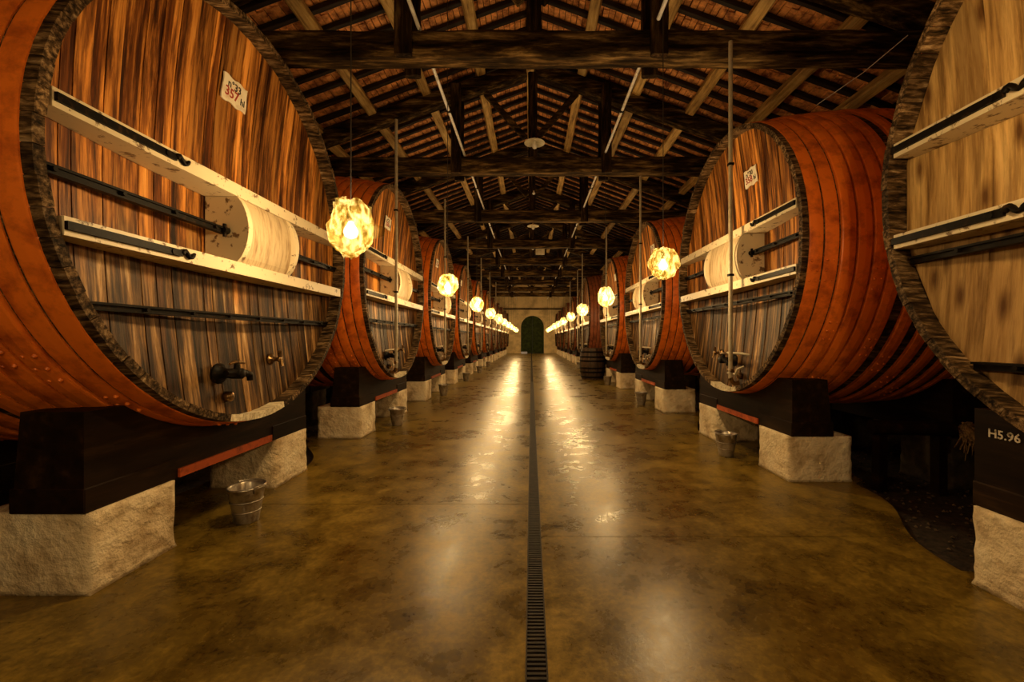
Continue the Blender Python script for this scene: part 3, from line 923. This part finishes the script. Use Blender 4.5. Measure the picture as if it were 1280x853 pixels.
def stone_mesh(seed, w=0.40, l=0.36, h=0.285):
    """a roughly rendered block, finely divided and dented"""
    mb = MB(); n = 14
    pts = {}
    vs = []; fs = []
    def vert(p):
        k_ = tuple(round(q, 4) for q in p)
        if k_ in pts: return pts[k_]
        q = Vector((p[0] * w, p[1] * l, p[2] * h))
        d = Vector((p[0] - 0.5, p[1], p[2] - 0.5)).normalized()
        sc = noise.noise(q * 22 + Vector((seed, 0, 0))) * 0.007 + noise.noise(q * 7 + Vector((0, seed, 0))) * 0.006
        ok = 0 < p[2] < 1
        if ok: q += d * sc
        # soften vertical corners
        if ok or p[2] == 1:
            ex = min(p[0], 1 - p[0]) * w; ey = (0.5 - abs(p[1])) * l
            if ex < 0.012 and ey < 0.012: q -= Vector((d.x, d.y, 0)) * 0.008
        pts[k_] = len(vs); vs.append(q); return pts[k_]
    for ax in range(3):
        for s_ in (0, 1):
            for i in range(n):
                for j in range(n):
                    q = []
                    for (a_, b_) in ((i, j), (i + 1, j), (i + 1, j + 1), (i, j + 1)):
                        c = [0, 0, 0]; c[ax] = s_; c[(ax + 1) % 3] = a_ / n; c[(ax + 2) % 3] = b_ / n
                        q.append(vert((c[0], c[1] - 0.5, c[2])))
                    fs.append(tuple(q if s_ else q[::-1]))
    return mb.add(vs, fs, True)

SADZ0, SADZ1 = 0.286, 0.64
def saddle_mesh(u, flare=True):
    """cradle beam: flat underside, hollowed top following the cask, ends leaning"""
    def outline(Rr):
        half = min(math.sqrt(Rr * Rr - (CZ - SADZ1) ** 2), 0.69)
        arc_ = []
        for i in range(25):
            y = -half + 2 * half * i / 24
            arc_.append((y, min(SADZ1, CZ - math.sqrt(Rr * Rr - y * y))))
        return [(-0.72, SADZ0), (-0.72, SADZ1)] + arc_ + [(0.72, SADZ1), (0.72, SADZ0)]
    pf = outline(body_r(u) + 0.011)
    pb = outline(max(body_r(u), body_r(u + 0.25)) + 0.02)
    mb = MB(); m_ = len(pf)
    vs = [(0.0, y, z) for y, z in pf]
    for (y, z) in pb:
        top = (z - SADZ0) / (SADZ1 - SADZ0)
        vs.append((0.25 - 0.03 * top * (1 if abs(y) > 0.6 else 0.2), y, z))
    fs = [tuple(range(m_)), tuple(range(m_, 2 * m_))[::-1]]
    fs += [(i, m_ + i, m_ + (i + 1) % m_, (i + 1) % m_) for i in range(m_)]
    mb.add(vs, fs)
    return mb

SADS = {}
def build_support(side, idx, yc):
    st = ST_L if side < 0 else ST_R
    if side > 0 and idx == 4: st -= 1.516 - 1.36
    row = 'left' if side < 0 else 'right'
    rz = PI if side < 0 else 0
    n_ = 1 if side < 0 else -1
    a = A_L if side < 0 else A_R
    if side > 0 and idx == 4: a = 1.36
    u0 = st - a + 0.02
    for rear in (0, 1):
        if rear and idx > 5: continue
        X = st + 0.018 + (1.0 if rear else 0)
        nm = ('%s dark timber cradle beam under the %s cask of the %s row' % ('rear' if rear else 'front', ORD[idx], row))
        if side > 0 and idx == 0 and not rear: nm = 'dark cradle beam at right edge lettered H5.96 in white'
        t = thing('cradle_beam', nm, 'beam', (side * X, yc, SADZ0), (0, 0, rz), 'cradle beams')
        u = u0 + (1.0 if rear else 0)
        def mk():
            b_ = saddle_mesh(u); b_.v = [(x, y, z - SADZ0) for x, y, z in b_.v]; return b_
        obj('timber', cached(('timber', side, rear), 'saddle', mk), t)
        if not rear:
            o = obj('red_strip', cached('red_strip', 'red', lambda: MB().box(-0.012, -0.001, -0.33, 0.33, 0.002, 0.04)), t, label='orange-red painted strip along the bottom of the beam')
            if side > 0 and idx == 0:
                lettering(t, t, 'H5.96', 0.042, 'white_ink', (-0.0015, 0.622, 0.272))
        for e in (-1, 1):
            ya, yb = sorted((e * 0.724, e * 0.345))
            obj('sole_plate', cached(('sole_plate', e), 'saddle', lambda: MB().bevbox(-0.006, 0.258, ya, yb, 0.0, 0.088, 0.004)), t)
            pos = 'near' if e < 0 else 'far'
            if rear:
                lab = '%s dark rear plinth block behind the %s cask stand, %s row' % (pos, ORD[idx], row)
            else:
                lab = '%s whitewashed plinth block at the aisle under the %s cask, %s row' % (pos, ORD[idx], row)
            sd = (idx * 2 + (e > 0)) % 4
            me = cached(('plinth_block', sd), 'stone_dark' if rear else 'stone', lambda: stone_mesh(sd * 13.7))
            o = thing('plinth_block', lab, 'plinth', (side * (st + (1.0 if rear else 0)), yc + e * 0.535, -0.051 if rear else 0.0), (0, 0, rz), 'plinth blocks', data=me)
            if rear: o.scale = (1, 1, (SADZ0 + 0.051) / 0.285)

for i, y in enumerate(LEFT):
    build_cask(-1, i, y); build_support(-1, i, y)
for i, y in enumerate(RIGHT):
    build_cask(1, i, y); build_support(1, i, y)

# ------------------------------------------------------------------ gauge pipes hanging from the beams in front of the heads
for side, rows, a in ((-1, LEFT, A_L), (1, RIGHT, A_R)):
    for i, y in enumerate(rows):
        if i == 0 or i > 6: continue
        row = 'left' if side < 0 else 'right'
        x = side * (a - 0.075); yy = y - (0.38 if side < 0 else 0.30)
        if side > 0 and i == 4: x = 1.285
        t = thing('gauge_pipe', 'thin pale upright pipe in front of the %s cask of the %s row' % (ORD[i], row), 'pipe', (x, yy, CZ - 0.88), (0, 0, 0), 'gauge pipes')
        obj('pipe', cached('gauge_tube', 'pipe', lambda: MB().tube([(0, 0, 0), (0, 0, 2.44)], 0.0145, 10)), t)
        obj('foot_bend', cached(('foot_bend', side), 'brass', lambda: MB().tube([(0, 0, 0.01), (side * 0.01, 0, -0.02), (side * 0.03, 0, -0.035), (side * 0.06, 0.0, -0.03)], 0.017, 8)
                                 .tube([(0, -0.03, 0.06), (0, 0.03, 0.06)], 0.014, 8)), t)
        for z in (0.75, 1.55):
            obj('pipe_bracket', cached(('pipe_bracket', side), 'iron', lambda: MB().box(-0.018, 0.018, -0.018, 0.018, -0.008, 0.008)), t, (0, 0, z))

# ------------------------------------------------------------------ buckets
def bucket_mesh():
    mb = MB()
    mb.lathe([(0.052, 0.0), (0.053, 0.004), (0.066, 0.085), (0.078, 0.162), (0.083, 0.166), (0.084, 0.172), (0.079, 0.174), (0.074, 0.165), (0.062, 0.08), (0.05, 0.012), (0.001, 0.012)], 28)
    return mb
def ribs_mesh():
    return MB().lathe([(0.0700, 0.10), (0.0730, 0.104), (0.0708, 0.108)], 28).lathe([(0.0604, 0.05), (0.0634, 0.054), (0.0612, 0.058)], 28)
def bail_mesh():
    return MB().tube([(0.083 * math.cos(t), 0.083 * math.sin(t) * 0.98, 0.172 + 0.006 + 0.0 * t) for t in [PI * i / 14 for i in range(15)]], 0.0035, 6)
for side, rows, X in ((-1, LEFT, 1.40), (1, RIGHT, 1.50)):
    for i, y in enumerate(rows[:6]):
        if side > 0 and i in (0, 4): continue
        row = 'left' if side < 0 else 'right'
        lab = 'galvanised bucket on the floor under the tap of the %s cask, %s row' % (ORD[i], row)
        t = thing('bucket', lab, 'bucket', (side * X, y - 0.10, 0.0), (0, 0, side * 0.6 + i), 'buckets under the casks')
        obj('pail', cached('pail', 'steel', bucket_mesh), t)
        obj('rib', cached('rib', 'steel', ribs_mesh), t)
        obj('handle', cached('handle', 'steel', bail_mesh), t)
        for sg in (-1, 1):
            obj('handle_lug', cached('handle_lug', 'steel', lambda: MB().box(-0.008, 0.008, -0.004, 0.004, -0.018, 0.01)), t, (sg * 0.083, 0, 0.168))

# ------------------------------------------------------------------ small upright barrel at the right
def small_barrel():
    t = thing('small_barrel', 'small dark barrel standing upright on the floor at the right row', 'barrel', (1.40, 9.70, 0))
    H_, R0 = 0.70, 0.245
    def rr(z): return R0 + 0.045 * (1 - ((z - H_ / 2) / (H_ / 2)) ** 2)
    n = 24
    for k in range(n):
        def mk():
            d = PI / n * 0.96; vs = []; zs = [H_ * i / 8 for i in range(9)]
            for z in zs:
                for (r_, a_) in ((rr(z) - 0.03, -d), (rr(z), -d), (rr(z), d), (rr(z) - 0.03, d)):
                    vs.append((r_ * math.cos(a_), r_ * math.sin(a_), z))
            fs = [(i * 4 + q, i * 4 + (q + 1) % 4, i * 4 + 4 + (q + 1) % 4, i * 4 + 4 + q) for i in range(8) for q in range(4)] + [(3, 2, 1, 0), (32, 33, 34, 35)]
            return MB().add(vs, fs)
        obj('stave', cached('barrel_stave', 'barrel', mk), t, None, (0, 0, 2 * PI * k / n))
    for z in (0.04, 0.15, 0.24, 0.40, 0.49, 0.60):
        obj('hoop', MB().lathe([(rr(z) - 0.001, z), (rr(z) + 0.008, z), (rr(z + 0.035) + 0.008, z + 0.035), (rr(z + 0.035) - 0.001, z + 0.035)], 32, closed=True).mesh('hoop', M['iron']), t)
    obj('lid', MB().lathe([(0.001, H_ - 0.04), (R0 - 0.03, H_ - 0.04), (R0 - 0.03, H_ - 0.02), (0.001, H_ - 0.02)], 28).mesh('lid', M['barrel']), t)
small_barrel()

# ------------------------------------------------------------------ hanging lamps in crumpled shades
def shade_mesh(seed, rx=0.115, rz=0.125):
    r_ = random.Random(seed)
    nu, nv = 15, 9
    vs = []
    ph = [r_.uniform(0, 6.28) for _ in range(4)]
    for j in range(nv + 1):
        t = j / nv; phi = PI * (0.10 + 0.86 * t)
        for i in range(nu):
            th = 2 * PI * i / nu
            R_ = 1 + 0.10 * math.sin(3 * th + ph[0] + 2 * t) + 0.07 * math.sin(5 * th + ph[1] - 3 * t) + r_.uniform(-0.10, 0.12)
            if j in (0, 1): R_ *= (1.0 + r_.uniform(-0.2, 0.45))
            x = rx * R_ * math.sin(phi) * math.cos(th); y = rx * R_ * math.sin(phi) * math.sin(th)
            z = rz * math.cos(phi) * (1 + r_.uniform(-0.1, 0.12))
            vs.append((x, y, z))
    fs = []
    for j in range(nv):
        for i in range(nu):
            i2 = (i + 1) % nu
            a, b_, c, d = j * nu + i, j * nu + i2, (j + 1) * nu + i2, (j + 1) * nu + i
            if r_.random() < 0.5: fs += [(a, b_, c), (a, c, d)]
            else: fs += [(a, b_, d), (b_, c, d)]
    fs.append(tuple(range(nv * nu, (nv + 1) * nu)))
    mb = MB().add(vs, fs)
    # a torn flap of the wrapping sticking out
    if seed > 1: return mb
    a = r_.uniform(-0.6, 0.6)
    c, s_ = math.cos(a), math.sin(a)
    mb.add([(0.09 * c, 0.09 * s_, 0.03), (0.16 * c, 0.16 * s_, 0.012), (0.15 * c, 0.15 * s_, -0.03), (0.10 * c, 0.10 * s_, -0.05)], [(0, 1, 2), (0, 2, 3)])
    return mb
SHD = [shade_mesh(s_, 0.105, 0.135 if s_ == 1 else 0.115).mesh('wrap', M['shade']) for s_ in range(1, 6)]
SHN = [shade_mesh(1, 0.100, 0.140).mesh('wrap', M['shade_dimmed']), shade_mesh(9, 0.112, 0.118).mesh('wrap', M['shade_dimmed'])]
bulbm = MB().lathe([(0.001, 0.035), (0.012, 0.03), (0.016, 0.018), (0.03, -0.005), (0.034, -0.022), (0.027, -0.042), (0.001, -0.054)], 14).mesh('bulb', M['bulb'])
ld = bpy.data.lights.new('lamp_light', 'POINT'); ld.energy = LAMP_W; ld.color = LAMP_COL; ld.shadow_soft_size = 0.09
for side, L_ in ((-1, LEFT_LAMPS), (1, RIGHT_LAMPS)):
    row = 'left' if side < 0 else 'right'
    for i, (x, y, z) in enumerate(L_):
        k = i if side < 0 else i - 1
        if side < 0: nm = ('hanging lamp in crumpled cream wrap behind the viewer, left row' if i == 0 else
                           'lit lamp in crumpled yellowish wrap, %s along the left row of lamps' % ORD[i - 1])
        else: nm = ('hanging lamp in crumpled cream wrap behind the viewer, right row' if i == 0 else
                    ('hanging lamp beside the golden cask beyond the right edge' if i == 1 else
                     'lit lamp in crumpled yellowish wrap, %s along the right row of lamps' % ORD[i - 2]))
        t = thing('hanging_lamp', nm, 'lamp', (x, y, z), (0, 0, i * 1.3), 'hanging lamps')
        si = 0 if (side < 0 and i == 1) else (i + (2 if side > 0 else 0)) % 5
        near = (side < 0 and i == 1) or (side > 0 and i == 2)
        sh = obj('wrap', SHN[side > 0] if near else SHD[si], t, None, (0, 0, i * 0.9))
        if side < 0 and i == 1: sh.rotation_euler = (0, 0, -1.3 + 0.1)
        obj('bulb', bulbm, t)
        obj('socket', cached('socket', 'iron', lambda: MB().lathe([(0.018, 0.032), (0.02, 0.05), (0.016, 0.075), (0.006, 0.09)], 12)), t)
        top = rafter_top(abs(x)) + 0.12 - z
        obj('cord', MB().tube([(0, 0, 0.088), (0, 0, top)], 0.0032, 6).mesh('cord', M['cord']), t)
        lo = obj('lamp_light', ld, t)
        lo.location = (0, 0, -0.01 * S)

# unlit enamel ceiling lamps on the axis
def enamel():
    return MB().lathe([(0.02, 0.06), (0.028, 0.04), (0.05, 0.035), (0.11, 0.012), (0.135, 0.0), (0.137, -0.006), (0.132, -0.004), (0.105, 0.006), (0.05, 0.027), (0.02, 0.03)], 28)
for i, y in enumerate([5.6, 9.7, 11.9, 14.3, 16.8, 19.2]):
    lab = 'unlit round enamel ceiling lamp on the centre line, %s from the front' % ORD[i]
    t = thing('ceiling_lamp', lab, 'ceiling lamp', (0.045, y, EYE + 2.60), (0, 0, 0), 'enamel ceiling lamps')
    obj('shade', cached('enamel_shade', 'enamel', enamel), t)
    obj('bulb', cached('unlit_bulb', 'bulb_off', lambda: MB().lathe([(0.014, 0.03), (0.016, 0.0), (0.032, -0.03), (0.036, -0.05), (0.025, -0.075), (0.001, -0.085)], 14)), t)
    obj('stem', cached('stem', 'iron', lambda: MB().tube([(0, 0, 0.058), (0, 0, 1.13)], 0.006, 6)), t)
t = thing('pendant_bulb', 'small bare white bulb on the centre line between the second and third trusses', 'bulb', (0.045, 7.4, EYE + 2.56))
obj('bulb', cached('bare_bulb', 'bulb_off', lambda: MB().lathe([(0.01, 0.04), (0.012, 0.02), (0.026, -0.002), (0.028, -0.015), (0.001, -0.036)], 12)), t)
obj('stem', cached('bulb_stem', 'iron', lambda: MB().tube([(0, 0, 0.036), (0, 0, 1.15)], 0.005, 6)), t)
t = thing('ceiling_box', 'small pale rectangular box hanging at the centre line under a tie beam', 'sign box', (0.26, 12.35, EYE + 2.48))
obj('box', MB().bevbox(-0.13, 0.13, -0.06, 0.06, 0.0, 0.23, 0.008).mesh('box', M['enamel']), t)
obj('hanger', MB().tube([(0, 0, 0.23), (0, 0, 0.36)], 0.008, 6).tube([(0, 0, 0.3), (0, 0, 1.08)], 0.005, 6).mesh('hanger', M['iron']), t)

# ------------------------------------------------------------------ oddments in the dark bay at the right
t = thing('timber_log', 'dark horizontal timber lying in the shadow behind the second right plinth', 'timber', (2.02, 2.80, 0.0))
obj('log', MB().tube([(0.1, -0.15, 0.345), (0.35, -0.2, 0.35), (0.52, -0.24, 0.352)], [0.045, 0.045, 0.042], 12).mesh('log', M['saddle']), t)
obj('trestle', MB().box(0.12, 0.17, -0.19, -0.13, -0.051, 0.305).mesh('trestle', M['saddle']), t)
obj('trestle', MB().box(0.43, 0.48, -0.25, -0.19, -0.051, 0.308).mesh('trestle', M['saddle']), t)
rnd = random.Random(3)
mb = MB()
for k in range(90):
    a = rnd.uniform(0, 2 * PI); r0 = rnd.uniform(0, 0.05)
    p0 = Vector((2.56, 2.50 + r0 * math.cos(a), 0.36 + r0 * math.sin(a)))
    p1 = p0 + Vector((rnd.uniform(-0.02, 0.07), rnd.uniform(-0.05, 0.03), rnd.uniform(-0.16, 0.03)))
    mb.tube([p0, p0.lerp(p1, 0.5) + Vector((0.02, 0, 0.012)), p1], [0.006, 0.005, 0.002], 4)
fr = thing('straw_tuft', 'frayed straw coloured tuft hanging at the end of the dark timber', 'straw', (2.56, 2.50, 0.2))
mb.v = [(x - 2.56, y - 2.50, z - 0.2) for x, y, z in mb.v]
o = obj('strands', mb.mesh('strands', M['rope']), fr, kind='stuff')
t = thing('angle_post', 'pale angled post half hidden in the shadow behind the gravel bay', 'post', (3.27, 3.30, -0.051))
obj('post', MB().bevbox(-0.03, 0.03, -0.03, 0.03, 0, 0.53, 0.006).bevbox(-0.13, -0.031, -0.03, 0.03, 0.45, 0.53, 0.006).mesh('post', M['stone']), t)

# thin cables at the upper right
cb = thing('steel_cable', 'thin pale cable slanting down from the roof behind the right foreground cask', 'cable', (0, 0, 0))
def P(px, py, y): return ((px - 664) / 531 * y, y, EYE + (425 - py) / 531 * y)
obj('wire', MB().tube([P(1135, 44, 1.9 * 1.4), P(1080, 90, 2.9), P(1020, 132, 3.3)], 0.003, 5).mesh('wire', M['white_pipe']), cb)

# pale crate at the foot of the far door
t = thing('pale_box', 'tiny pale bluish box on the floor before the green door', 'box', (-0.45, END - 0.9, 0))
obj('box', MB().bevbox(-0.2, 0.2, -0.15, 0.15, 0, 0.13, 0.01).mesh('box', simple('pale_blue', (0.45, 0.5, 0.75), 0.4, 0, 5, None, bs=0)), t)
